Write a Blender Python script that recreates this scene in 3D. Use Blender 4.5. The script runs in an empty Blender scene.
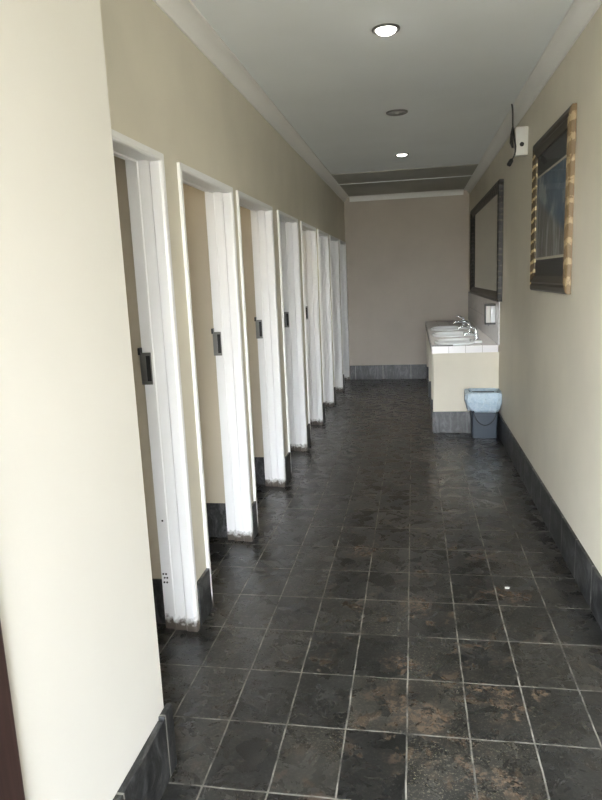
import bpy, bmesh, math, random
from mathutils import Vector, Matrix
random.seed(4)
SC = bpy.context.scene
COL = SC.collection

# ------------------------------------------------------------------ helpers
def tag(o, label=None, cat=None, group=None, kind=None):
    if label: o['label'] = label
    if cat: o['category'] = cat
    if group: o['group'] = group
    if kind: o['kind'] = kind
    return o

def empty(name, loc=(0, 0, 0), rz=0.0, parent=None):
    o = bpy.data.objects.new(name, None)
    COL.objects.link(o)
    o.location = loc
    o.rotation_euler = (0, 0, rz)
    o.empty_display_size = 0.1
    o.parent = parent
    return o

def build(name, bm, mats, parent=None, smooth=False, loc=None):
    bmesh.ops.recalc_face_normals(bm, faces=bm.faces[:])
    me = bpy.data.meshes.new(name)
    bm.to_mesh(me)
    bm.free()
    if not isinstance(mats, (list, tuple)): mats = [mats]
    for m in mats: me.materials.append(m)
    if smooth:
        for p in me.polygons: p.use_smooth = True
        if hasattr(me, 'set_sharp_from_angle'): me.set_sharp_from_angle(angle=math.radians(40))
    o = bpy.data.objects.new(name, me)
    COL.objects.link(o)
    o.parent = parent
    if loc: o.location = loc
    return o

def BM(): return bmesh.new()

def box(bm, x0, x1, y0, y1, z0, z1, bev=0.0, mi=0):
    r = bmesh.ops.create_cube(bm, size=1.0)
    vs = r['verts']
    for v in vs:
        v.co = Vector(((x0 + x1) / 2 + v.co.x * (x1 - x0), (y0 + y1) / 2 + v.co.y * (y1 - y0), (z0 + z1) / 2 + v.co.z * (z1 - z0)))
    fs = set(f for v in vs for f in v.link_faces)
    for f in fs: f.material_index = mi
    if bev > 0:
        es = list(set(e for v in vs for e in v.link_edges))
        bmesh.ops.bevel(bm, geom=es, offset=bev, segments=2, affect='EDGES', profile=0.6)
    return vs

def prism(bm, pts2, axis, a0, a1, mi=0):
    """closed polygon pts2 extruded along an axis from a0 to a1"""
    def P(p, a):
        if axis == 'x': return (a, p[0], p[1])
        if axis == 'y': return (p[0], a, p[1])
        return (p[0], p[1], a)
    A = [bm.verts.new(P(p, a0)) for p in pts2]
    B = [bm.verts.new(P(p, a1)) for p in pts2]
    n = len(pts2)
    fs = [bm.faces.new(A), bm.faces.new(B[::-1])]
    for i in range(n):
        fs.append(bm.faces.new((A[i], B[i], B[(i + 1) % n], A[(i + 1) % n])))
    for f in fs: f.material_index = mi

def tube(bm, pts, rad, seg=12, cap=True):
    pts = [Vector(p) for p in pts]
    if not isinstance(rad, (list, tuple)): rad = [rad] * len(pts)
    rings = []
    ref = None
    for i, p in enumerate(pts):
        t = (pts[min(i + 1, len(pts) - 1)] - pts[max(i - 1, 0)]).normalized()
        if ref is None:
            ref = Vector((0, 1, 0)) if abs(t.y) < 0.9 else Vector((1, 0, 0))
        u = (ref - t * ref.dot(t)).normalized()
        ref = u
        w = t.cross(u)
        rings.append([bm.verts.new(p + (u * math.cos(2 * math.pi * k / seg) + w * math.sin(2 * math.pi * k / seg)) * rad[i]) for k in range(seg)])
    for a, b in zip(rings, rings[1:]):
        for k in range(seg):
            bm.faces.new((a[k], a[(k + 1) % seg], b[(k + 1) % seg], b[k]))
    if cap:
        bm.faces.new(rings[0][::-1])
        bm.faces.new(rings[-1])

def lathe(bm, prof, c=(0, 0, 0), seg=32, sx=1.0, sy=1.0, capb=False, capt=False):
    rings = []
    for r, z in prof:
        if r < 1e-6:
            rings.append([bm.verts.new((c[0], c[1], c[2] + z))])
        else:
            rings.append([bm.verts.new((c[0] + sx * r * math.cos(2 * math.pi * k / seg), c[1] + sy * r * math.sin(2 * math.pi * k / seg), c[2] + z)) for k in range(seg)])
    for a, b in zip(rings, rings[1:]):
        if len(a) == 1 and len(b) == 1: continue
        for k in range(seg):
            k2 = (k + 1) % seg
            if len(a) == 1: bm.faces.new((a[0], b[k2], b[k]))
            elif len(b) == 1: bm.faces.new((a[k], a[k2], b[0]))
            else: bm.faces.new((a[k], a[k2], b[k2], b[k]))
    if capb and len(rings[0]) > 1: bm.faces.new(rings[0][::-1])
    if capt and len(rings[-1]) > 1: bm.faces.new(rings[-1])

def smoothpath(pts, n=8):
    out = []
    P = [Vector(p) for p in pts]
    P = [P[0]] + P + [P[-1]]
    for i in range(1, len(P) - 2):
        for k in range(n):
            t = k / n
            a, b, c, d = P[i - 1], P[i], P[i + 1], P[i + 2]
            out.append(0.5 * ((2 * b) + (c - a) * t + (2 * a - 5 * b + 4 * c - d) * t * t + (3 * b - a - 3 * c + d) * t ** 3))
    out.append(P[-2])
    return out

# ------------------------------------------------------------------ materials
def srgb(r, g, b):
    f = lambda c: (c / 255 / 12.92) if c / 255 <= 0.04045 else ((c / 255 + 0.055) / 1.055) ** 2.4
    return (f(r), f(g), f(b), 1.0)

def newmat(name, col=(0.5, 0.5, 0.5, 1), rough=0.5, metal=0.0, spec=0.5):
    m = bpy.data.materials.new(name)
    m.use_nodes = True
    nt = m.node_tree
    b = nt.nodes['Principled BSDF']
    b.inputs['Base Color'].default_value = col
    b.inputs['Roughness'].default_value = rough
    b.inputs['Metallic'].default_value = metal
    b.inputs['Specular IOR Level'].default_value = spec
    return m, nt, b

def N(nt, t, **kw):
    n = nt.nodes.new(t)
    for k, v in kw.items():
        if k in n.inputs: n.inputs[k].default_value = v
        else: setattr(n, k, v)
    return n

def L(nt, a, b): nt.links.new(a, b)

def ramp(nt, fac, stops):
    r = N(nt, 'ShaderNodeValToRGB')
    e = r.color_ramp.elements
    while len(e) < len(stops): e.new(0.5)
    for el, (p, c) in zip(e, stops):
        el.position = p
        el.color = c if len(c) == 4 else (*c, 1)
    L(nt, fac, r.inputs[0])
    return r.outputs[0]

def mix(nt, fac, a, b, mode='MIX'):
    n = N(nt, 'ShaderNodeMix', data_type='RGBA', blend_type=mode)
    for s, v in ((0, fac), (6, a), (7, b)):
        if hasattr(v, 'links') or hasattr(v, 'is_output'): L(nt, v, n.inputs[s])
        else: n.inputs[s].default_value = v
    return n.outputs[2]

def math_(nt, op, a, b=0.5, clamp=False):
    n = N(nt, 'ShaderNodeMath', operation=op, use_clamp=clamp)
    for s, v in ((0, a), (1, b)):
        if hasattr(v, 'is_output'): L(nt, v, n.inputs[s])
        else: n.inputs[s].default_value = v
    return n.outputs[0]

def noise(nt, vec, scale, detail=4.0, rough=0.55, dist=0.0):
    n = N(nt, 'ShaderNodeTexNoise')
    n.inputs['Scale'].default_value = scale
    n.inputs['Detail'].default_value = detail
    n.inputs['Roughness'].default_value = rough
    n.inputs['Distortion'].default_value = dist
    L(nt, vec, n.inputs['Vector'])
    return n

def wpos(nt):
    return N(nt, 'ShaderNodeNewGeometry').outputs['Position']

def bump(nt, b, h, strength, dist):
    n = N(nt, 'ShaderNodeBump')
    n.inputs['Strength'].default_value = strength
    n.inputs['Distance'].default_value = dist
    L(nt, h, n.inputs['Height'])
    L(nt, n.outputs[0], b.inputs['Normal'])

def wallmat(name, col, rough=0.6, var=0.05):
    m, nt, b = newmat(name, col, rough, 0, 0.35)
    p = wpos(nt)
    n1 = noise(nt, p, 1.6, 4)
    n2 = noise(nt, p, 60, 3)
    dark = tuple(c * (1 - var * 2.2) for c in col[:3]) + (1,)
    c = mix(nt, ramp(nt, n1.outputs['Fac'], [(0.35, (0, 0, 0)), (0.7, (1, 1, 1))]), dark, col)
    L(nt, c, b.inputs['Base Color'])
    bump(nt, b, n2.outputs['Fac'], 0.12, 0.004)
    return m

WALL = wallmat('cream_wall_paint', (0.725, 0.68, 0.57, 1), 0.5)
WALLN = wallmat('pale_cream_wall_paint', (0.73, 0.715, 0.66, 1), 0.5, 0.02)
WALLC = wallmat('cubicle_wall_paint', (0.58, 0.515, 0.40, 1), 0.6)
WALLB = wallmat('taupe_wall_paint', (0.53, 0.475, 0.41, 1), 0.55)
CEIL = wallmat('white_ceiling_paint', (0.83, 0.865, 0.88, 1), 0.7, 0.02)
CORN = wallmat('white_cornice_paint', (0.86, 0.86, 0.84, 1), 0.6, 0.02)
BOARD = wallmat('unpainted_ceiling_board', (0.46, 0.46, 0.42, 1), 0.8, 0.08)

# slate floor
def slate_color(nt, p, tint):
    n1 = noise(nt, p, 4.5, 5, 0.6, 0.4)
    n2 = noise(nt, p, 75.0, 4, 0.75, 0.2)
    n3 = noise(nt, p, 10.0, 5, 0.65, 0.6)
    base = ramp(nt, n1.outputs['Fac'], [(0.32, (0.0095, 0.0095, 0.0092)), (0.5, (0.0155, 0.0155, 0.0148)), (0.70, (0.030, 0.0305, 0.0295))])
    grain = ramp(nt, n2.outputs['Fac'], [(0.47, (0, 0, 0)), (0.70, (1, 1, 1))])
    cloud = ramp(nt, n3.outputs['Fac'], [(0.40, (0.15, 0.15, 0.15)), (0.66, (1, 1, 1))])
    c = mix(nt, math_(nt, 'MULTIPLY', math_(nt, 'MULTIPLY', grain, cloud), 0.36), base, (0.155, 0.150, 0.135, 1))
    return c, n1, n2, n3

def make_floor():
    m, nt, b = newmat('slate_floor_tiles', rough=0.35)
    p = wpos(nt)
    # slightly wavy joint lines
    wob = noise(nt, p, 7.0, 3)
    sub = N(nt, 'ShaderNodeVectorMath', operation='SUBTRACT')
    L(nt, wob.outputs['Color'], sub.inputs[0]); sub.inputs[1].default_value = (0.5, 0.5, 0.5)
    sc = N(nt, 'ShaderNodeVectorMath', operation='SCALE'); L(nt, sub.outputs[0], sc.inputs[0]); sc.inputs['Scale'].default_value = 0.007
    add = N(nt, 'ShaderNodeVectorMath', operation='ADD'); L(nt, p, add.inputs[0]); L(nt, sc.outputs[0], add.inputs[1])
    off = N(nt, 'ShaderNodeVectorMath', operation='ADD'); L(nt, add.outputs[0], off.inputs[0])
    T, R = 0.2096, 0.3099
    off.inputs[1].default_value = (0.0384 + 20 * T, -1.9934 + 30 * R, 0)
    br = N(nt, 'ShaderNodeTexBrick')
    br.offset = 0.0; br.squash = 1.0; br.offset_frequency = 1
    br.inputs['Color1'].default_value = (0, 0, 0, 1); br.inputs['Color2'].default_value = (1, 1, 1, 1)
    br.inputs['Mortar'].default_value = (0.5, 0.5, 0.5, 1)
    br.inputs['Scale'].default_value = 1.0
    br.inputs['Brick Width'].default_value = T; br.inputs['Row Height'].default_value = R
    br.inputs['Mortar Size'].default_value = 0.0034; br.inputs['Mortar Smooth'].default_value = 0.35
    L(nt, off.outputs[0], br.inputs['Vector'])
    tile, n1, n2, n3 = slate_color(nt, p, 0)
    # each tile its own tone
    tone = ramp(nt, br.outputs['Color'], [(0.0, (0.65, 0.66, 0.68)), (0.5, (1, 1, 1)), (1.0, (1.5, 1.42, 1.3))])
    tile = mix(nt, 1.0, tile, tone, 'MULTIPLY')
    # worn rusty brown and pale scaling, mostly on tiles in the walking line
    sep = N(nt, 'ShaderNodeSeparateXYZ'); L(nt, p, sep.inputs[0])
    n8 = noise(nt, p, 2.6, 3, 0.5)
    nearm = math_(nt, 'MULTIPLY', ramp(nt, math_(nt, 'DIVIDE', sep.outputs['Y'], 6.0), [(0.30, (1, 1, 1)), (0.72, (0.25, 0.25, 0.25))]), ramp(nt, n8.outputs['Fac'], [(0.38, (0.1, 0.1, 0.1)), (0.60, (1, 1, 1))]))
    dx = math_(nt, 'ABSOLUTE', math_(nt, 'SUBTRACT', sep.outputs['X'], 0.05))
    lane = ramp(nt, dx, [(0.15, (1, 1, 1)), (0.62, (0, 0, 0))])
    n4 = noise(nt, p, 12.0, 8, 0.72, 0.5)
    rmask = ramp(nt, n4.outputs['Fac'], [(0.54, (0, 0, 0)), (0.60, (1, 1, 1))])
    n5 = noise(nt, p, 3.3, 3, 0.5)
    rm2 = ramp(nt, n5.outputs['Fac'], [(0.44, (0, 0, 0)), (0.54, (1, 1, 1))])
    rust = math_(nt, 'MULTIPLY', math_(nt, 'MULTIPLY', rmask, rm2), math_(nt, 'ADD', math_(nt, 'MULTIPLY', lane, 0.50), 0.16))
    tile = mix(nt, rust, tile, (0.125, 0.088, 0.060, 1))
    warp = noise(nt, p, 14.0, 5, 0.6)
    wv = N(nt, 'ShaderNodeVectorMath', operation='SCALE'); L(nt, warp.outputs['Color'], wv.inputs[0]); wv.inputs['Scale'].default_value = 0.26
    wp = N(nt, 'ShaderNodeVectorMath', operation='ADD'); L(nt, p, wp.inputs[0]); L(nt, wv.outputs[0], wp.inputs[1])
    acc = None
    for sx, sy, sr in ((0.235, 2.285, 0.032), (0.315, 2.24, 0.045), (0.33, 2.13, 0.030), (0.45, 2.27, 0.030), (0.25, 1.80, 0.042), (0.16, 1.87, 0.035),
                       (0.03, 2.09, 0.075), (-0.06, 2.14, 0.05), (-0.08, 2.43, 0.06), (0.46, 3.03, 0.060), (0.36, 3.07, 0.03), (0.0, 2.9, 0.06), (-0.28, 3.50, 0.07)):
        dn = N(nt, 'ShaderNodeVectorMath', operation='DISTANCE'); L(nt, wp.outputs[0], dn.inputs[0]); dn.inputs[1].default_value = (sx + 0.13, sy + 0.13, 0.13)
        mk = ramp(nt, math_(nt, 'DIVIDE', dn.outputs['Value'], sr * 1.35), [(0.55, (1, 1, 1)), (1.0, (0, 0, 0))])
        acc = mk if acc is None else math_(nt, 'MAXIMUM', acc, mk)
    nb = noise(nt, p, 48.0, 4, 0.7)
    brk = ramp(nt, nb.outputs['Fac'], [(0.47, (0, 0, 0)), (0.56, (1, 1, 1))])
    tile = mix(nt, math_(nt, 'MULTIPLY', math_(nt, 'MULTIPLY', acc, brk), 0.75), tile, (0.165, 0.115, 0.080, 1))
    n6 = noise(nt, p, 120.0, 3, 0.8, 0.2)
    tilesel = ramp(nt, br.outputs['Color'], [(0.25, (0.12, 0.12, 0.12)), (0.7, (1, 1, 1))])
    fl = ramp(nt, n6.outputs['Fac'], [(0.57, (0, 0, 0)), (0.63, (1, 1, 1))])
    fleck = math_(nt, 'MULTIPLY', math_(nt, 'MULTIPLY', fl, math_(nt, 'MULTIPLY', math_(nt, 'ADD', math_(nt, 'MULTIPLY', lane, 0.8), 0.2), math_(nt, 'MULTIPLY', nearm, tilesel))), 0.95)
    tile = mix(nt, fleck, tile, (0.30, 0.27, 0.20, 1))
    n7 = noise(nt, p, 9.0, 5, 0.7)
    gcol = ramp(nt, n7.outputs['Fac'], [(0.38, (0.060, 0.056, 0.048)), (0.62, (0.30, 0.285, 0.25))])
    c = mix(nt, br.outputs['Fac'], tile, gcol)
    L(nt, c, b.inputs['Base Color'])
    rr = ramp(nt, n3.outputs['Fac'], [(0.3, (0.20, 0.20, 0.20)), (0.7, (0.36, 0.36, 0.36))])
    rr = mix(nt, br.outputs['Fac'], rr, (0.75, 0.75, 0.75, 1))
    L(nt, rr, b.inputs['Roughness'])
    b.inputs['Specular IOR Level'].default_value = 0.5
    hh = math_(nt, 'ADD', math_(nt, 'MULTIPLY', n1.outputs['Fac'], 0.9), math_(nt, 'MULTIPLY', n3.outputs['Fac'], 0.30))
    hh = math_(nt, 'SUBTRACT', hh, math_(nt, 'MULTIPLY', br.outputs['Fac'], 0.5))
    bump(nt, b, hh, 0.40, 0.009)
    return m
FLOOR = make_floor()

def make_skirt(name, axis, length, offset=0.0, light=1.0):
    """slate skirting tiles, joints every `length` metres along an axis"""
    m, nt, b = newmat(name, rough=0.4)
    p = wpos(nt)
    mp = N(nt, 'ShaderNodeMapping'); mp.inputs['Rotation'].default_value = (0.7, 0.7, 0.3); mp.inputs['Scale'].default_value = (3.2, 1.0, 1.0); L(nt, p, mp.inputs[0])
    n1 = noise(nt, mp.outputs[0], 5.0, 7, 0.7, 1.6)
    n2 = noise(nt, p, 30.0, 8, 0.7, 1.0)
    base = ramp(nt, n1.outputs['Fac'], [(0.36, (0.016 * light, 0.017 * light, 0.018 * light)), (0.50, (0.05 * light, 0.052 * light, 0.054 * light)), (0.62, (0.19 * light, 0.195 * light, 0.20 * light))])
    c = mix(nt, math_(nt, 'MULTIPLY', ramp(nt, n2.outputs['Fac'], [(0.5, (0, 0, 0)), (0.7, (1, 1, 1))]), 0.42 * light), base, (0.24, 0.24, 0.235, 1))
    if axis:
        sep = N(nt, 'ShaderNodeSeparateXYZ'); L(nt, p, sep.inputs[0])
        t = math_(nt, 'FRACT', math_(nt, 'DIVIDE', math_(nt, 'ADD', sep.outputs[axis], 50 * length + offset), length))
        d = math_(nt, 'MULTIPLY', math_(nt, 'ABSOLUTE', math_(nt, 'SUBTRACT', t, 0.5)), length)
        j = math_(nt, 'GREATER_THAN', d, length / 2 - 0.0038)
        c = mix(nt, j, c, (0.26, 0.255, 0.23, 1))
    L(nt, c, b.inputs['Base Color'])
    bump(nt, b, n1.outputs['Fac'], 0.35, 0.008)
    return m
SKR = make_skirt('slate_skirting', 'Y', 0.305, -2.87 % 0.305 * -1 + 0.0, 0.40)
SKB = make_skirt('slate_skirting_back', 'X', 0.42, 0.05, 0.5)
SKP = make_skirt('slate_tile', None, 1, light=0.45)
SKC = make_skirt('slate_tile_counter', None, 1, light=0.6)

# painted steel frame, grimy near the floor
def make_frame():
    m, nt, b = newmat('white_gloss_paint', (0.86, 0.86, 0.85, 1), 0.35, 0, 0.5)
    p = wpos(nt)
    sep = N(nt, 'ShaderNodeSeparateXYZ'); L(nt, p, sep.inputs[0])
    nn = noise(nt, p, 45, 5)
    zz = math_(nt, 'SUBTRACT', sep.outputs['Z'], math_(nt, 'MULTIPLY', math_(nt, 'SUBTRACT', nn.outputs['Fac'], 0.5), 0.09))
    g = ramp(nt, zz, [(0.030, (0.95, 0.95, 0.95)), (0.070, (0, 0, 0))])
    n2 = noise(nt, p, 3, 4)
    base = mix(nt, math_(nt, 'MULTIPLY', n2.outputs['Fac'], 0.12), (0.89, 0.895, 0.90, 1), (0.74, 0.72, 0.66, 1))
    c = mix(nt, g, base, (0.05, 0.034, 0.02, 1))
    L(nt, c, b.inputs['Base Color'])
    return m
FRAME = make_frame()
LEAF = newmat('white_door_paint', (0.82, 0.82, 0.80, 1), 0.4)[0]
STEEL = newmat('brushed_steel', (0.25, 0.25, 0.245, 1), 0.34, 0.9)[0]
CHROME = newmat('chrome', (0.62, 0.64, 0.67, 1), 0.10, 1.0)[0]
DKCHROME = newmat('dark_trim', (0.06, 0.06, 0.062, 1), 0.35, 0.0)[0]
BLACK = newmat('black_hollow', (0.006, 0.006, 0.006, 1), 0.6)[0]
BLACKP = newmat('black_plastic', (0.015, 0.015, 0.015, 1), 0.4)[0]
WPLAS = newmat('white_plastic', (0.62, 0.62, 0.59, 1), 0.4)[0]
CERAM = newmat('white_ceramic', (0.88, 0.92, 0.96, 1), 0.08)[0]

def make_wood():
    m, nt, b = newmat('dark_red_wood', rough=0.4)
    p = wpos(nt)
    mp = N(nt, 'ShaderNodeMapping'); mp.inputs['Scale'].default_value = (18, 18, 1.2); L(nt, p, mp.inputs[0])
    n = noise(nt, mp.outputs[0], 2.5, 6, 0.6, 1.2)
    c = ramp(nt, n.outputs['Fac'], [(0.3, (0.018, 0.009, 0.008)), (0.6, (0.040, 0.021, 0.018)), (0.85, (0.085, 0.055, 0.046))])
    L(nt, c, b.inputs['Base Color'])
    return m
WOOD = make_wood()

def tilemat(name, col, grout, w, h, coord, off=(0, 0, 0), rough=0.15, marble=0.0):
    m, nt, b = newmat(name, rough=rough)
    p = wpos(nt)
    sep = N(nt, 'ShaderNodeSeparateXYZ'); L(nt, p, sep.inputs[0])
    masks = []
    for ax, sz, o in coord:
        t = math_(nt, 'FRACT', math_(nt, 'DIVIDE', math_(nt, 'ADD', sep.outputs[ax], 60 * sz - o), sz))
        d = math_(nt, 'MULTIPLY', math_(nt, 'ABSOLUTE', math_(nt, 'SUBTRACT', t, 0.5)), sz)
        masks.append(math_(nt, 'GREATER_THAN', d, sz / 2 - 0.0018))
    mk = masks[0]
    for q in masks[1:]: mk = math_(nt, 'MAXIMUM', mk, q)
    base = col
    if marble:
        n = noise(nt, p, 7, 8, 0.7, 2.0)
        base = ramp(nt, n.outputs['Fac'], [(0.35, tuple(c * (1 - marble) for c in col[:3])), (0.65, col[:3])])
    c = mix(nt, mk, base, grout)
    L(nt, c, b.inputs['Base Color'])
    return m
CTILE = tilemat('white_counter_tile', (0.88, 0.87, 0.89, 1), (0.45, 0.43, 0.42, 1), 0, 0, [('X', 0.157, 0.172), ('Y', 0.157, 6.36)])
BTILE = tilemat('marbled_wall_tile', (0.86, 0.87, 0.90, 1), (0.50, 0.50, 0.50, 1), 0, 0, [('Y', 0.20, 6.36), ('Z', 0.20, 0.86)], marble=0.18)

# ------------------------------------------------------------------ dimensions
XL, XR, YB, ZC = -0.989, 0.799, 9.86, 2.715
XS = -0.800                    # face of the near stub wall
YS = 1.745                     # its end
XO = -2.45                     # outer wall of the cubicles
Y0 = -1.6                      # street end
FAR = [2.588, 3.610, 4.650, 5.694, 6.759, 7.778, 8.838, 9.800]
NEAR = [1.775, 2.772, 3.722, 4.865, 5.888, 6.935, 7.955, 9.010]
WT = 0.125                     # wall thickness at the doors
TOP = 2.06                     # outer top of the door frames
SKH = 0.212

# ------------------------------------------------------------------ shell
b = BM(); box(b, XO - 0.15, XR + 0.15, Y0 - 0.6, YB + 0.15, -0.10, 0.0)
tag(build('floor', b, FLOOR), 'dark slate tile floor with pale grout lines and worn brown patches', 'floor', kind='structure')

b = BM()
box(b, XO - 0.15, XR + 0.15, Y0 - 0.15, YB + 0.15, ZC, ZC + 0.12)
tag(build('ceiling', b, CEIL), 'flat white painted ceiling over the corridor', 'ceiling', kind='structure')
b = BM()
box(b, XL + 0.005, XR - 0.005, 7.70, 8.475, ZC - 0.008, ZC)
box(b, XL + 0.005, XR - 0.005, 8.510, YB - 0.005, ZC - 0.008, ZC)
box(b, XL + 0.005, XR - 0.005, 8.475, 8.510, ZC - 0.014, ZC, mi=1)
tag(build('ceiling', b, [BOARD, CEIL]), 'grey unpainted ceiling boards at the far end of the corridor', 'ceiling', kind='structure')

# near stub wall; door opening on camera side added to bring in daylight
b = BM()
box(b, XL - WT, XS, 1.03, YS, 0, ZC)
box(b, XL - WT, XS, Y0, 1.03, 2.14, ZC)
box(b, XL - WT, XS, Y0, -0.45, 0, 2.14)
tag(build('wall_left', b, WALLN), 'bright cream wall nearest the viewer on the left with slate skirting', 'wall', kind='structure')

b = BM()
box(b, XL - WT, XL, YS, YB, TOP - 0.01, ZC)
for i in range(8):
    y0 = FAR[i] - 0.008
    y1 = NEAR[i + 1] + 0.008 if i < 7 else YB
    box(b, XL - WT, XL, y0, y1, 0, TOP - 0.01)
tag(build('wall_left', b, WALL), 'long beige wall with eight white framed cubicle doorways', 'wall', kind='structure')

for i in range(8):
    y0 = FAR[i] + 0.040
    y1 = NEAR[i + 1] - 0.035 if i < 7 else YB
    if i == 7: y0 = 9.815
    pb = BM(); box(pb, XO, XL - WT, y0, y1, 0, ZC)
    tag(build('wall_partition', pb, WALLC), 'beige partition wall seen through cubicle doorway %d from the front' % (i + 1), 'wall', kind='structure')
b = BM(); box(b, XO, XL - WT, 1.56, 1.66, 0, ZC)
tag(build('wall_partition', b, WALLC), 'beige partition wall behind the near left wall', 'wall', kind='structure')

b = BM()
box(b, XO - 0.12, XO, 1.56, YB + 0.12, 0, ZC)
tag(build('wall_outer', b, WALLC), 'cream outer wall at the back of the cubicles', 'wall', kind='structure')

b = BM(); box(b, XL - WT, XR + 0.12, YB, YB + 0.12, 0, ZC)
tag(build('wall_back', b, WALLB), 'taupe end wall at the far end of the corridor', 'wall', kind='structure')

# right wall
b = BM()
box(b, XR, XR + 0.12, Y0, YB, 0, ZC)
tag(build('wall_right', b, WALL), 'long cream wall on the right with pictures and slate skirting', 'wall', kind='structure')

# unseen street end, added: open doorway admits daylight, header keeps it low
b = BM()
box(b, XS, XR, Y0 - 0.12, Y0, 2.16, ZC)
tag(build('wall_front_added', b, WALL), 'wall above the unseen open entrance added behind the viewer for daylight', 'wall', kind='structure')

# cornices
def cornice(name, pts, axis, a0, a1, label):
    cb = BM(); prism(cb, pts, axis, a0, a1)
    tag(build(name, cb, CORN, smooth=True), label, 'cornice', kind='structure')
def cove(x, s, w=0.082, h=0.077):
    P = [(x, ZC), (x, ZC - h), (x + s * 0.010, ZC - h)]
    for k in range(1, 8):
        a = k / 8 * math.pi / 2
        P.append((x + s * (0.010 + (w - 0.018) * (1 - math.cos(a))), ZC - h + (h - 0.010) * math.sin(a)))
    P += [(x + s * (w - 0.008), ZC - 0.010), (x + s * w, ZC - 0.010), (x + s * w, ZC)]
    return P
cornice('trim_1', cove(XL, 1), 'y', YS, YB, 'white cove cornice along the top of the left wall')
cornice('trim_2', cove(XR, -1), 'y', Y0, YB, 'white cove cornice along the top of the right wall')
cornice('trim_3', cove(YB, -1), 'x', XL + 0.082, XR - 0.082, 'white cove cornice across the far end wall')
cornice('trim_4', cove(XS, 1), 'y', Y0, YS, 'white cove cornice over the near left wall')

# skirtings
b = BM(); box(b, XR - 0.014, XR, 1.50, 6.358, 0, SKH, 0.002)
tag(build('baseboard_right', b, SKR), 'dark slate skirting tiles along the foot of the right wall', 'skirting', kind='structure')
b = BM(); box(b, XR - 0.014, XR, 6.49, YB - 0.014, 0, SKH, 0.002)
tag(build('baseboard_right', b, SKR), 'dark slate skirting under the wash counter', 'skirting', kind='structure')
b = BM(); box(b, XL + 0.014, XR, YB - 0.014, YB, 0, SKH + 0.005, 0.002)
tag(build('baseboard_back', b, SKB), 'veined grey slate skirting along the far end wall', 'skirting', kind='structure')
b = BM()
box(b, XS, XS + 0.022, 1.035, 1.693, 0, SKH, 0.002)
box(b, XS, XS + 0.021, 1.695, YS + 0.020, 0, SKH + 0.010, 0.004)
box(b, XL + 0.03, XS - 0.0, YS, YS + 0.008, 0, SKH + 0.01, 0.002)
tag(build('baseboard_left', b, SKR), 'slate skirting tiles at the foot of the near left wall', 'skirting', kind='structure')
for i in range(8):
    y0 = FAR[i] + 0.022
    y1 = NEAR[i + 1] - 0.002 if i < 7 else YB - 0.014
    if y1 - y0 > 0.03:
        b = BM()
        prism(b, [(y0, 0), (y1, 0), (y1, SKH - 0.003), (y0, SKH - 0.003)], 'x', XL, XL + 0.014)
        tag(build('baseboard_left', b, SKP), 'slate tile at the foot of the wall between cubicle doorways %d and %d' % (i + 1, i + 2) if i < 7 else 'slate tile beside the farthest cubicle doorway', 'skirting', kind='structure')
    yp = (FAR[i] + 0.040) if i < 7 else 9.815
    b = BM(); box(b, XO, XL - WT - 0.03, yp - 0.012, yp, 0, SKH + 0.005, 0.002)
    tag(build('baseboard_partition', b, SKP), 'dark slate skirting inside cubicle %d from the front' % (i + 1), 'skirting', kind='structure')

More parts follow.
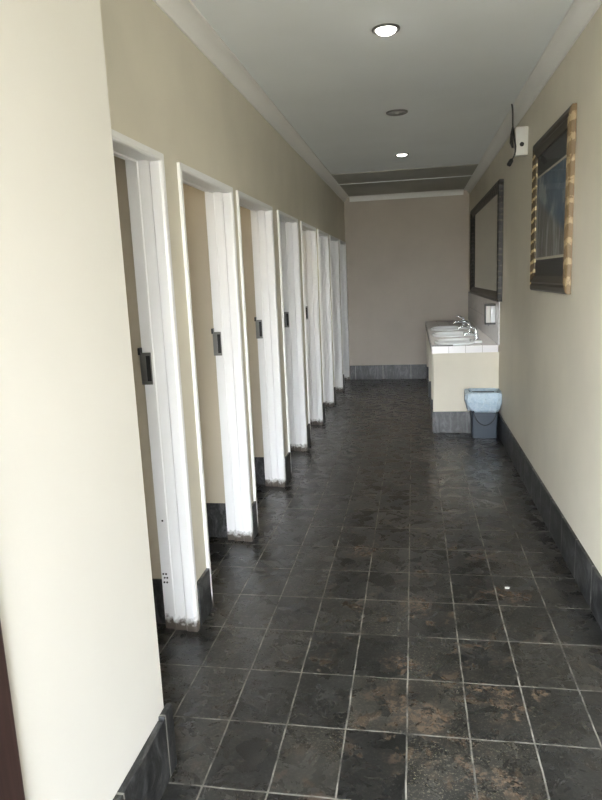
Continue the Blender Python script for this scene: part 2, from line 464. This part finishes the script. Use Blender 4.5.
# ------------------------------------------------------------------ cubicle door frames
PROF = [(0.030, 0.0), (0.030, 0.014), (0.010, 0.014), (0.003, 0.010), (0.0, 0.002), (0.0, -0.036), (0.008, -0.042),
        (0.008, -0.088), (0.003, -0.092), (0.003, -0.100), (0.016, -0.104), (0.016, -0.145), (0.022, -0.145), (0.022, 0.0)]
ORD = ['nearest the viewer', 'second from the viewer', 'third from the viewer', 'fourth from the viewer',
       'fifth from the viewer', 'sixth from the viewer', 'seventh from the viewer', 'farthest from the viewer']
for i in range(8):
    n, f = NEAR[i], FAR[i]
    root = empty('door_%d' % (i + 1), (XL, (n + f) / 2, 0))
    tag(root, 'white steel frame of the cubicle doorway %s' % ORD[i], 'door', 'cubicle doorways along the left wall', 'structure')
    cy = (n + f) / 2
    bm = BM()
    rings = []
    for u, w in PROF:
        yn, yf, zt = n + 0.03 - u - cy, f - 0.03 + u - cy, TOP - 0.03 + u
        rings.append([bm.verts.new((w, yn, 0)), bm.verts.new((w, yn, zt)), bm.verts.new((w, yf, zt)), bm.verts.new((w, yf, 0))])
    m = len(rings)
    for k in range(m):
        a, c = rings[k], rings[(k + 1) % m]
        for s in range(3):
            bm.faces.new((a[s], a[s + 1], c[s + 1], c[s]))
    bm.faces.new([r[0] for r in rings]); bm.faces.new([r[3] for r in rings][::-1])
    fr = build('door_frame', bm, FRAME, root)
    # strike plate with keeper slot on the far jamb
    yj = f - 0.03 + 0.016 - cy
    bm = BM()
    box(bm, -0.148, -0.099, yj - 0.020, yj - 0.017, 1.136, 1.150, 0.0006)
    box(bm, -0.148, -0.099, yj - 0.020, yj - 0.017, 1.258, 1.272, 0.0006)
    box(bm, -0.148, -0.122, yj - 0.020, yj - 0.017, 1.150, 1.258, 0.0006)
    box(bm, -0.103, -0.099, yj - 0.020, yj - 0.017, 1.150, 1.258, 0.0006)
    # body of the box keep let into the frame
    box(bm, -0.147, -0.101, yj - 0.017, yj - 0.001, 1.140, 1.268)
    sp = build('strike_plate', bm, STEEL, root)
    bm = BM(); box(bm, -0.122, -0.103, yj - 0.0186, yj - 0.0172, 1.150, 1.258)
    build('keeper_slot', bm, BLACK, sp)
    bm = BM(); box(bm, -0.154, -0.143, yj - 0.024, yj + 0.004, 1.262, 1.292, 0.002)
    build('keeper_lug', bm, BLACKP, sp)
    # leaf, standing open against the near partition
    bm = BM()
    box(bm, -0.90, -0.150, n + 0.050 - cy, n + 0.088 - cy, 0.012, 2.02, 0.003)
    lf = build('door_leaf', bm, LEAF, root)
    if i == 0:
        bm = BM()
        for zz, xs in ((0.521, (-0.118,)), (0.268, (-0.135, -0.122)), (0.250, (-0.130, -0.118)), (0.228, (-0.133, -0.120)),):
            for xx in xs:
                r = bmesh.ops.create_cone(bm, cap_ends=True, segments=10, radius1=0.0045, radius2=0.0045, depth=0.002,
                                          matrix=Matrix.Translation((xx, yj - 0.0005, zz)) @ Matrix.Rotation(math.pi / 2, 4, 'X'))
        build('screw_hole', bm, BLACK, root)

# entrance door frame in dark wood, at the left edge of the picture
root = empty('door_9', (XS, 0.29, 0))
tag(root, 'dark red-brown wooden entrance door frame at the left edge', 'door', kind='structure')
b = BM()
box(b, -0.16, 0.016, 0.645, 0.735, 0, 2.14, 0.006)
build('door_frame', b, WOOD, root)
b = BM()
box(b, -0.16, 0.016, -0.735, -0.645, 0, 2.14, 0.006)
build('door_frame', b, WOOD, root)
b = BM()
box(b, -0.16, 0.016, -0.644, 0.644, 2.05, 2.14, 0.006)
build('door_head', b, WOOD, root)

GLASS, ntg, bg = newmat('window_glass', (1, 1, 1, 1), 0.0)
for nd in list(ntg.nodes):
    if nd.type != 'OUTPUT_MATERIAL': ntg.nodes.remove(nd)
tr = N(ntg, 'ShaderNodeBsdfTransparent'); gl = N(ntg, 'ShaderNodeBsdfGlossy'); gl.inputs['Roughness'].default_value = 0.02
mx = N(ntg, 'ShaderNodeMixShader'); mx.inputs[0].default_value = 0.06
L(ntg, tr.outputs[0], mx.inputs[1]); L(ntg, gl.outputs[0], mx.inputs[2])
L(ntg, mx.outputs[0], [x for x in ntg.nodes if x.type == 'OUTPUT_MATERIAL'][0].inputs[0])
root = empty('door_10', (XR, 0.45, 0))  # dark door out of view, added to soak up light bouncing onto the stub
tag(root, 'added unseen dark wooden double door in the right wall, absorbing bounced daylight', 'door', kind='structure')
for y0 in (-1.0, 0.01):
    b = BM()
    box(b, -0.045, -0.002, y0, y0 + 0.99, 0.01, 2.12, 0.004)
    for z0, z1 in ((0.15, 0.95), (1.10, 1.98)):
        box(b, -0.053, -0.040, y0 + 0.14, y0 + 0.85, z0, z1, 0.006)
    lf = build('door_leaf', b, WOOD, root)
    hb = BM(); yy = y0 + (0.93 if y0 < 0 else 0.06)
    tube(hb, [(-0.045, yy, 1.03), (-0.095, yy, 1.03), (-0.098, yy - (0.10 if y0 < 0 else -0.10), 1.03)], 0.009, 10)
    build('door_handle', hb, STEEL, lf, smooth=True)

# ------------------------------------------------------------------ ceiling downlights
def emis(name, col, s):
    m = bpy.data.materials.new(name); m.use_nodes = True
    nt = m.node_tree; nt.nodes.clear()
    e = N(nt, 'ShaderNodeEmission'); e.inputs[0].default_value = col; e.inputs[1].default_value = s
    o = N(nt, 'ShaderNodeOutputMaterial'); L(nt, e.outputs[0], o.inputs[0])
    return m
LAMP = emis('lit_lamp', (1.0, 0.97, 0.88, 1), 30)
LAMPW = emis('warm_lamp', (1.0, 0.74, 0.42, 1), 14)
OFFL = newmat('unlit_lamp', (0.5, 0.5, 0.48, 1), 0.2)[0]
RING = newmat('grey_metal_ring', (0.16, 0.16, 0.155, 1), 0.35, 0.6)[0]
def downlight(x, y, lit, label, group, r=0.062, dome=1.0, warm=False, power=0, cat='downlight'):
    root = empty('downlight', (x, y, ZC))
    tag(root, label, cat, group)
    bm = BM()
    lathe(bm, [(r * 0.62, -0.004), (r * 0.72, -0.006), (r * 0.95, -0.010), (r * 1.05, -0.006), (r * 1.06, 0.0), (r * 0.62, 0.0), (r * 0.62, -0.004)], seg=36)
    build('trim_ring', bm, RING, root, smooth=True)
    bm = BM()
    if lit:
        lathe(bm, [(0, -0.016 * dome), (r * 0.3, -0.0152 * dome), (r * 0.52, -0.0125 * dome), (r * 0.68, -0.009 * dome), (r * 0.75, -0.0055 * dome), (r * 0.76, -0.005)], seg=32, capt=False)
    else:
        lathe(bm, [(0, -0.014), (r * 0.14, -0.013), (r * 0.24, -0.008), (r * 0.26, -0.003), (r * 0.61, -0.002)], seg=32)
    build('lamp', bm, (LAMPW if warm else LAMP) if lit else [OFFL], root, smooth=True)
    if not lit: return
    ld = bpy.data.lights.new('downlight_beam', 'SPOT')
    ld.energy = power; ld.spot_size = math.radians(122 if not warm else 140); ld.spot_blend = 0.85
    ld.color = (1.0, 0.78, 0.5) if warm else (1.0, 0.95, 0.84)
    ld.shadow_soft_size = 0.04
    lo = bpy.data.objects.new('downlight_beam', ld); COL.objects.link(lo)
    lo.location = (x, y, ZC - 0.05)
G1 = 'round downlights in the corridor ceiling'
downlight(-0.117, 3.42, True, 'large glowing downlight nearest the viewer in the corridor ceiling', G1, 0.064, dome=1.7, power=10)
downlight(-0.104, 5.07, False, 'unlit downlight with a dark ring between the two glowing ones', G1, 0.075)
downlight(-0.096, 6.78, True, 'small glowing downlight farthest along the corridor ceiling', G1, 0.064, power=60)
for i, pw in ((1, 5), (2, 6), (4, 9)):
    downlight(-1.45, (NEAR[i] + FAR[i]) / 2 + 0.05, True, 'warm lit downlight inside cubicle %s' % ORD[i], 'warm downlights inside the cubicles', 0.05, warm=True, power=pw)

# ------------------------------------------------------------------ framed picture and mirror
def ornate(name_side, base, gold, amount, period):
    m, nt, b = newmat(name_side, rough=0.45, metal=0.0)
    p = wpos(nt)
    sep = N(nt, 'ShaderNodeSeparateXYZ'); L(nt, p, sep.inputs[0])
    wv = math_(nt, 'SINE', math_(nt, 'MULTIPLY', math_(nt, 'ADD', sep.outputs['Z'], math_(nt, 'MULTIPLY', sep.outputs['Y'], 0.35)), 2 * math.pi / period))
    n = noise(nt, p, 38, 5, 0.6, 0.5)
    s = math_(nt, 'ADD', math_(nt, 'MULTIPLY', wv, 0.28), n.outputs['Fac'])
    mk = ramp(nt, s, [(0.62 - amount, (0, 0, 0)), (0.72 - amount, (1, 1, 1))])
    c = mix(nt, mk, base, gold)
    L(nt, c, b.inputs['Base Color'])
    bump(nt, b, s, 0.6, 0.008)
    return m
GOLD = ornate('gilded_frame', (0.075, 0.048, 0.022, 1), (0.62, 0.50, 0.28, 1), -0.005, 0.066)
GOLD2 = ornate('gilded_frame_brown', (0.17, 0.115, 0.06, 1), (0.36, 0.275, 0.16, 1), 0.03, 0.10)
BRONZE = newmat('dark_bronze_wood', (0.038, 0.031, 0.021, 1), 0.4, 0.0)[0]
DARKF = ornate('dark_mirror_frame', (0.014, 0.012, 0.010, 1), (0.07, 0.058, 0.04, 1), -0.09, 0.05)

def rect_frame(root, y0, y1, z0, z1, prof, mats):
    """four mitred members; prof = (inward distance from outer edge, protrusion to -X)"""
    def corner(u): return [(y0 + u, z0 + u), (y1 - u, z0 + u), (y1 - u, z1 - u), (y0 + u, z1 - u)]
    out = []
    for s in range(4):
        bm = BM()
        A, B = [], []
        for u, w in prof:
            c = corner(u)
            a, d = c[s], c[(s + 1) % 4]
            A.append(bm.verts.new((-w, a[0], a[1]))); B.append(bm.verts.new((-w, d[0], d[1])))
        m = len(prof)
        for k in range(m):
            k2 = (k + 1) % m
            bm.faces.new((A[k], B[k], B[k2], A[k2]))
        bm.faces.new(A[::-1]); bm.faces.new(B)
        nm = ['bottom_rail', 'far_stile', 'top_rail', 'near_stile'][s]
        o = build('frame_rail' if s in (0, 2) else 'frame_stile', bm, mats[s], root)
        out.append(o)
    return out

# picture
py0, py1, pz0, pz1 = 3.555, 4.610, 1.412, 2.335
root = empty('framed_picture', (XR, (py0 + py1) / 2, (pz0 + pz1) / 2))
tag(root, 'large gilt framed picture with black mat hanging high on the right wall', 'picture')
hy, hz = (py1 - py0) / 2, (pz1 - pz0) / 2
PF = [(0, 0.002), (0, 0.022), (0.010, 0.030), (0.032, 0.034), (0.045, 0.026), (0.055, 0.032), (0.075, 0.024), (0.092, 0.020), (0.092, 0.002)]
rect_frame(root, -hy, hy, -hz, hz, PF, [BRONZE, GOLD, BRONZE, GOLD2])
MAT = newmat('black_mat_board', (0.018, 0.02, 0.022, 1), 0.5)[0]
b = BM(); box(b, -0.010, -0.002, -hy + 0.085, hy - 0.085, -hz + 0.085, hz - 0.085)
build('mat_board', b, MAT, root)
PW = newmat('ivory_border', (0.55, 0.52, 0.42, 1), 0.6)[0]
cy, cz = (py0 + py1) / 2, (pz0 + pz1) / 2
qy0, qy1, qz0, qz1 = -hy + 0.100, hy - 0.100, 1.605 - cz, 2.122 - cz
b = BM(); box(b, -0.0125, -0.010, qy0, qy1, qz0, qz1)
brd = build('print_border', b, PW, root)
m, nt, bb = newmat('landscape_print', rough=0.5)
tc = N(nt, 'ShaderNodeTexCoord'); sep = N(nt, 'ShaderNodeSeparateXYZ'); L(nt, tc.outputs['Object'], sep.inputs[0])
mp = N(nt, 'ShaderNodeMapping'); mp.inputs['Scale'].default_value = (1, 9, 1.6); L(nt, tc.outputs['Object'], mp.inputs[0])
n1 = noise(nt, mp.outputs[0], 1.5, 6, 0.6, 0.6)
n2 = noise(nt, tc.outputs['Object'], 5, 5)
sky = ramp(nt, n2.outputs['Fac'], [(0.40, (0.045, 0.085, 0.14)), (0.52, (0.08, 0.125, 0.18)), (0.62, (0.28, 0.32, 0.33))])
trk = ramp(nt, n1.outputs['Fac'], [(0.40, (0.30, 0.31, 0.30)), (0.5, (0.10, 0.095, 0.085)), (0.62, (0.17, 0.17, 0.15))])
gz = ramp(nt, math_(nt, 'ADD', math_(nt, 'MULTIPLY', sep.outputs['Z'], 1.8), math_(nt, 'ADD', math_(nt, 'MULTIPLY', sep.outputs['Y'], -0.55), 0.5)), [(0.42, (0, 0, 0)), (0.52, (1, 1, 1))])
L(nt, mix(nt, gz, trk, sky), bb.inputs['Base Color'])
b = BM(); box(b, -0.0137, -0.0125, qy0 + 0.014, qy1 - 0.014, qz0 + 0.014, qz1 - 0.014)
build('landscape_print', b, m, brd)
b = BM(); box(b, -0.0175, -0.0155, -hy + 0.088, hy - 0.088, -hz + 0.088, hz - 0.088)
build('glass_pane', b, GLASS, root)

# mirror
my0, my1, mz0, mz1 = 6.195, 9.12, 1.270, 2.345
root = empty('wall_mirror', (XR, (my0 + my1) / 2, (mz0 + mz1) / 2))
tag(root, 'wide dark framed mirror on the right wall above the wash basins', 'mirror')
hy, hz = (my1 - my0) / 2, (mz1 - mz0) / 2
PM = [(0, 0.002), (0, 0.040), (0.012, 0.048), (0.035, 0.050), (0.050, 0.038), (0.070, 0.030), (0.088, 0.022), (0.088, 0.002)]
rect_frame(root, -hy, hy, -hz, hz, PM, [DARKF] * 4)
MIR = newmat('mirror_silver', (0.42, 0.47, 0.41, 1), 0.03, 1.0)[0]
b = BM(); box(b, -0.018, -0.002, -hy + 0.08, hy - 0.08, -hz + 0.08, hz - 0.08)
build('mirror_glass', b, MIR, root)

# ------------------------------------------------------------------ junction box and loose cable
root = empty('junction_box', (XR, 4.99, 2.43))
tag(root, 'small white box with a round black hole high on right wall', 'electrical box')
b = BM(); box(b, -0.083, 0.0, -0.03, 0.03, -0.095, 0.095, 0.006)
build('housing', b, WPLAS, root, smooth=True)
b = BM()
bmesh.ops.create_cone(b, cap_ends=True, segments=20, radius1=0.015, radius2=0.015, depth=0.004, matrix=Matrix.Translation((-0.043, -0.0312, -0.022)) @ Matrix.Rotation(math.pi / 2, 4, 'X'))
build('cable_hole', b, BLACK, root)
root = empty('hanging_cable', (0.708, 5.13, 2.715))
tag(root, 'loose black cable dangling from the ceiling beside the white box', 'cable')
pts = smoothpath([(0, 0, 0), (-0.002, -0.06, -0.06), (-0.012, -0.15, -0.18), (-0.008, -0.21, -0.28), (-0.004, -0.24, -0.34), (-0.012, -0.24, -0.39), (-0.032, -0.235, -0.425)])
b = BM(); tube(b, pts, 0.0055, 10); 
build('cord', b, BLACKP, root, smooth=True)
b = BM(); tube(b, [(-0.024, -0.236, -0.410), (-0.030, -0.235, -0.420), (-0.046, -0.232, -0.448), (-0.050, -0.231, -0.455)], [0.008, 0.015, 0.016, 0.010], 12)
build('connector', b, BLACKP, root, smooth=True)
b = BM(); tube(b, [(-0.012, -0.150, -0.185), (-0.026, -0.20, -0.24), (-0.030, -0.215, -0.30), (-0.020, -0.218, -0.335)], [0.006, 0.009, 0.011, 0.006], 10)
build('cord_knot', b, BLACKP, root, smooth=True)

# ------------------------------------------------------------------ wash counter
CX0, CY0, CZ = 0.168, 6.355, 0.858
BY = [6.66, 7.50, 8.34]
BXC = 0.405
root = empty('washbasin_counter', (XR, CY0, 0))
tag(root, 'white tiled wash counter on cream piers along the right wall', 'counter')
O = Vector((XR, CY0, 0))
bm = BM()
edges = []
def loop(pts):
    vs = [bm.verts.new(p) for p in pts]
    return [bm.edges.new((vs[k], vs[(k + 1) % len(vs)])) for k in range(len(vs))]
x0, x1, y0, y1 = CX0 - XR, -0.011, 0.0, YB - CY0 - 0.002
edges += loop([(x0, y0, CZ), (x1, y0, CZ), (x1, y1, CZ), (x0, y1, CZ)])
for by in BY:
    edges += loop([(BXC - XR + 0.165 * math.cos(2 * math.pi * k / 40), by - CY0 + 0.215 * math.sin(2 * math.pi * k / 40), CZ) for k in range(40)])
bmesh.ops.triangle_fill(bm, use_beauty=True, use_dissolve=False, edges=edges)
r = bmesh.ops.extrude_face_region(bm, geom=bm.faces[:])
for v in [g for g in r['geom'] if isinstance(g, bmesh.types.BMVert)]: v.co.z -= 0.068
build('countertop', bm, CTILE, root)
b = BM(); box(b, x0 - 0.003, x0 + 0.20, y0 - 0.003, y0 + 0.02, CZ, CZ + 0.012, 0.001)
tag(build('edge_strip', b, DKCHROME, root), 'dark edge strip')
PY = [(6.372, 6.47, 0.012), (7.02, 7.12, 0.0), (8.27, 8.37, 0.0), (9.60, 9.70, 0.0)]
for a, c, dx in PY:
    xe = -0.0008 if a < 6.4 else -0.016
    b = BM(); box(b, CX0 + 0.012 - XR, xe, a - CY0, c - CY0, SKH, CZ - 0.068)
    pr = build('pier', b, WALL, root)
    b = BM(); box(b, CX0 + 0.004 - XR, xe, a - CY0 - 0.010, c - CY0 + 0.008, 0, SKH, 0.002)
    tag(build('slate_base', b, SKC, pr), 'veined slate base tile')

# marbled tile splashback
b = BM(); box(b, XR - 0.010, XR, CY0, YB, CZ, 1.275)
tag(build('trim_5', b, BTILE), 'pale marbled tile splashback between the wash counter and the mirror', 'splashback', kind='structure')

# basins and taps
def make_basin():
    root = empty('washbasin', (BXC, BY[0], CZ))
    bm = BM()
    prof = [(1.13, 0.0), (1.16, 0.010), (1.15, 0.020), (1.08, 0.026), (1.0, 0.022), (0.94, 0.008), (0.88, -0.03), (0.76, -0.085), (0.50, -0.125), (0.12, -0.138), (0.0, -0.139)]
    lathe(bm, [(r * 0.2, z) for r, z in prof], seg=44, sx=0.88, sy=1.14)
    lathe(bm, [(0.175, 0.0), (0.185, -0.04), (0.165, -0.10), (0.11, -0.15), (0.0, -0.16)], seg=32, sx=0.85, sy=1.1)
    # shelf at the back for the tap
    box(bm, 0.15, 0.255, -0.115, 0.115, 0.0, 0.024, 0.008)
    build('bowl', bm, CERAM, root, smooth=True)
    bm = BM(); lathe(bm, [(0, -0.134), (0.018, -0.134), (0.024, -0.1365), (0.024, -0.139)], seg=24)
    build('drain', bm, CHROME, root, smooth=True)
    return root
def make_tap():
    root = empty('basin_tap', (0.615, BY[0], CZ + 0.024))
    bm = BM()
    lathe(bm, [(0.0, 0.0), (0.030, 0.0), (0.030, 0.006), (0.022, 0.012)], seg=24)
    tube(bm, [(0, 0, 0.008), (-0.001, 0, 0.035), (-0.004, 0, 0.065), (-0.010, 0, 0.092)], [0.021, 0.019, 0.021, 0.020], 16)
    build('body', bm, CHROME, root, smooth=True)
    bm = BM()
    tube(bm, smoothpath([(-0.006, 0, 0.052), (-0.045, 0, 0.064), (-0.085, 0, 0.066), (-0.112, 0, 0.056), (-0.118, 0, 0.042)]), 0.013, 14)
    build('spout', bm, CHROME, root, smooth=True)
    bm = BM()
    tube(bm, smoothpath([(-0.010, 0, 0.092), (-0.012, 0, 0.106), (-0.040, 0, 0.122), (-0.080, 0, 0.138), (-0.094, 0, 0.143)]), [0.019] * 6 + [0.017] * 4 + [0.011] * 10 + [0.009] * 13, 12)
    build('lever', bm, CHROME, root, smooth=True)
    return root
def copy_tree(o, parent=None):
    c = o.copy(); COL.objects.link(c); c.parent = parent
    for ch in o.children: copy_tree(ch, c)
    return c
basin, tap = make_basin(), make_tap()
WH = ['nearest the waste bin', 'in the middle of the wash counter', 'farthest along the wash counter']
for i, by in enumerate(BY):
    r1 = basin if i == 0 else copy_tree(basin)
    r1.location = (BXC, by, CZ)
    tag(r1, 'oval white ceramic wash basin ' + WH[i], 'basin', 'oval wash basins in the counter')
    r2 = tap if i == 0 else copy_tree(tap)
    r2.location = (0.615, by, CZ + 0.024)
    tag(r2, 'chrome lever tap on the basin ' + WH[i], 'tap', 'chrome basin taps')

# soap dispenser
root = empty('soap_dispenser', (XR - 0.010, 6.65, 1.035))
tag(root, 'chrome and white soap dispenser on the splashback below the mirror', 'soap dispenser')
b = BM(); box(b, -0.103, -0.090, -0.055, 0.055, 0.0, 0.195, 0.004); box(b, -0.103, 0.0, -0.055, 0.055, 0.0, 0.018, 0.004); box(b, -0.103, 0.0, -0.055, 0.055, 0.180, 0.200, 0.005)
build('housing', b, DKCHROME, root, smooth=True)
b = BM(); box(b, -0.090, -0.046, -0.052, 0.052, 0.018, 0.180, 0.004)
build('front_cover', b, WPLAS, root, smooth=True)
b = BM(); box(b, -0.044, 0.0, -0.048, 0.048, 0.018, 0.180, 0.004)
tag(build('reservoir', b, newmat('pale_soap_reservoir', (0.62, 0.64, 0.66, 1), 0.15)[0], root, smooth=True), 'pale grey reservoir')
b = BM(); tube(b, [(-0.06, 0, 0.004), (-0.06, 0, -0.014)], [0.009, 0.006], 12)
build('nozzle', b, CHROME, root, smooth=True)

# ------------------------------------------------------------------ waste bin
root = empty('waste_bin', (0.648, 6.228, 0))
tag(root, 'dark grey plastic waste bin standing beside the wash counter', 'bin')
BING = newmat('dark_grey_plastic', (0.055, 0.07, 0.09, 1), 0.42)[0]
def rrect(hx, hy, r, z, n=5):
    out = []
    for cx, cy_, a0 in ((hx - r, hy - r, 0), (-hx + r, hy - r, 90), (-hx + r, -hy + r, 180), (hx - r, -hy + r, 270)):
        for k in range(n + 1):
            a = math.radians(a0 + 90 * k / n)
            out.append((cx + r * math.cos(a), cy_ + r * math.sin(a), z))
    return out
def loft(bm, rings, capb=True, capt=False):
    R = [[bm.verts.new(p) for p in r] for r in rings]
    for a, c in zip(R, R[1:]):
        for k in range(len(a)):
            bm.faces.new((a[k], a[(k + 1) % len(a)], c[(k + 1) % len(a)], c[k]))
    if capb: bm.faces.new(R[0][::-1])
    if capt: bm.faces.new(R[-1])
b = BM()
loft(b, [rrect(0.110, 0.085, 0.02, 0.0), rrect(0.112, 0.087, 0.02, 0.01), rrect(0.128, 0.100, 0.022, 0.40), rrect(0.135, 0.106, 0.022, 0.405), rrect(0.135, 0.106, 0.022, 0.42),
         rrect(0.124, 0.096, 0.02, 0.42), rrect(0.108, 0.083, 0.018, 0.012)], True, True)
build('bin_body', b, BING, root, smooth=True)
# bail handle hanging in front of the body
b = BM()
hp = []
for k in range(17):
    a = math.pi * k / 16
    hp.append((-0.108 * math.cos(a), -0.108 - 0.004, 0.30 - 0.17 * math.sin(a)))
hp = [(-0.118, -0.098, 0.34)] + hp + [(0.118, -0.098, 0.34)]
tube(b, hp, 0.0045, 8)
build('bail_handle', b, BLACKP, root, smooth=True)
# translucent liner folded over the rim
BAG, nt, bb = newmat('bin_liner_film', (0.62, 0.72, 0.82, 1), 0.25)
bb.inputs['Transmission Weight'].default_value = 0.0
bb.inputs['Alpha'].default_value = 0.80
bb.inputs['Subsurface Weight'].default_value = 0.0
n = noise(nt, wpos(nt), 28, 5, 0.6, 1.0)
bump(nt, bb, n.outputs['Fac'], 0.7, 0.02)
L(nt, ramp(nt, n.outputs['Fac'], [(0.35, (0.50, 0.66, 0.80)), (0.7, (0.76, 0.88, 0.96))]), bb.inputs['Base Color'])
bm = BM()
rnd = random.Random(7)
def wob(ring, amp, f, ph, zamp=0.0):
    out = []
    n_ = len(ring)
    for k, p in enumerate(ring):
        a = 2 * math.pi * k / n_
        s = 1 + amp * (math.sin(f * a + ph) + 0.6 * math.sin((f * 2 + 1) * a + ph * 2.3))
        out.append((p[0] * s, p[1] * s, p[2] + zamp * math.sin(3 * a + ph)))
    return out
R = [wob(rrect(0.100, 0.075, 0.03, 0.20, 12), 0.03, 5, 0.3), wob(rrect(0.120, 0.092, 0.03, 0.38, 12), 0.01, 6, 1.0), rrect(0.128, 0.100, 0.03, 0.428, 12),
     wob(rrect(0.142, 0.112, 0.035, 0.444, 12), 0.016, 7, 2.1, 0.004), wob(rrect(0.157, 0.132, 0.045, 0.434, 12), 0.02, 6, 0.4, 0.006), wob(rrect(0.158, 0.140, 0.05, 0.39, 12), 0.03, 8, 1.2), wob(rrect(0.152, 0.136, 0.055, 0.335, 12), 0.032, 7, 0.2),
     wob(rrect(0.138, 0.124, 0.05, 0.288, 12), 0.026, 9, 2.2, 0.006), wob(rrect(0.132, 0.114, 0.05, 0.262, 12), 0.018, 9, 2.6, 0.011)]
for r_ in R:
    for k in range(len(r_)):
        r_[k] = (max(-0.175, min(0.147, r_[k][0])), min(0.118, r_[k][1]), r_[k][2])
# fuller overhang on the left side
for r_ in R[4:]:
    for k in range(len(r_)):
        if r_[k][0] < -0.05: r_[k] = (r_[k][0] - 0.018 * min(1, (-r_[k][0] - 0.05) / 0.08), r_[k][1], r_[k][2])
loft(bm, R, False, False)
liner = build('bin_liner', bm, BAG, None, smooth=True, loc=(0.648, 6.228, 0))
tag(liner, 'pale blue translucent plastic liner bag folded over the waste bin rim', 'bin liner')
md = liner.modifiers.new('film', 'SOLIDIFY'); md.thickness = 0.0012; md.offset = 1

bm = BM()
prism(bm, [(-0.011, -0.007), (0.009, -0.010), (0.013, 0.004), (0.002, 0.009), (-0.010, 0.006)], 'z', 0.0006, 0.0035)
tag(build('paper_scrap', bm, newmat('white_paper', (0.85, 0.85, 0.83, 1), 0.6)[0], loc=(0.441, 3.102, 0.0)), 'tiny white scrap lying on a brown stained slate tile', 'scrap')

# ------------------------------------------------------------------ light
w = bpy.data.worlds.new('daylight'); SC.world = w; w.use_nodes = True
nt = w.node_tree; nt.nodes.clear()
tc = N(nt, 'ShaderNodeTexCoord'); sep = N(nt, 'ShaderNodeSeparateXYZ'); L(nt, tc.outputs['Generated'], sep.inputs[0])
c = ramp(nt, math_(nt, 'ADD', math_(nt, 'MULTIPLY', sep.outputs['Z'], 0.5), 0.5), [(0.30, (0.22, 0.21, 0.18)), (0.485, (0.44, 0.425, 0.37)), (0.50, (0.96, 0.98, 1.0)), (0.62, (0.85, 0.92, 1.0)), (0.80, (0.40, 0.46, 0.55))])
bg = N(nt, 'ShaderNodeBackground'); bg.inputs[1].default_value = 44.0
L(nt, c, bg.inputs[0])
o = N(nt, 'ShaderNodeOutputWorld'); L(nt, bg.outputs[0], o.inputs[0])

# ------------------------------------------------------------------ camera
cd = bpy.data.cameras.new('camera'); cam = bpy.data.objects.new('camera', cd); COL.objects.link(cam)
r = Vector((0.98487907, 0.16788582, -0.04275004)); u = Vector((0.01081256, 0.18671407, 0.98235479)); f = Vector((-0.17290547, 0.96796292, -0.18207551))
M = Matrix(((r.x, u.x, -f.x, 0), (r.y, u.y, -f.y, 0), (r.z, u.z, -f.z, 1.5431), (0, 0, 0, 1)))
cam.matrix_world = M
cd.sensor_fit = 'VERTICAL'; cd.sensor_height = 36.0; cd.lens = 647.1 * 36.0 / 800.0
cd.clip_start = 0.02; cd.clip_end = 100
SC.camera = cam
vs = SC.view_settings
vs.view_transform = 'Standard'; vs.look = 'None'; vs.gamma = 1.0; vs.use_curve_mapping = False; vs.exposure = 0.0
SC.cycles.max_bounces = 12; SC.cycles.diffuse_bounces = 8
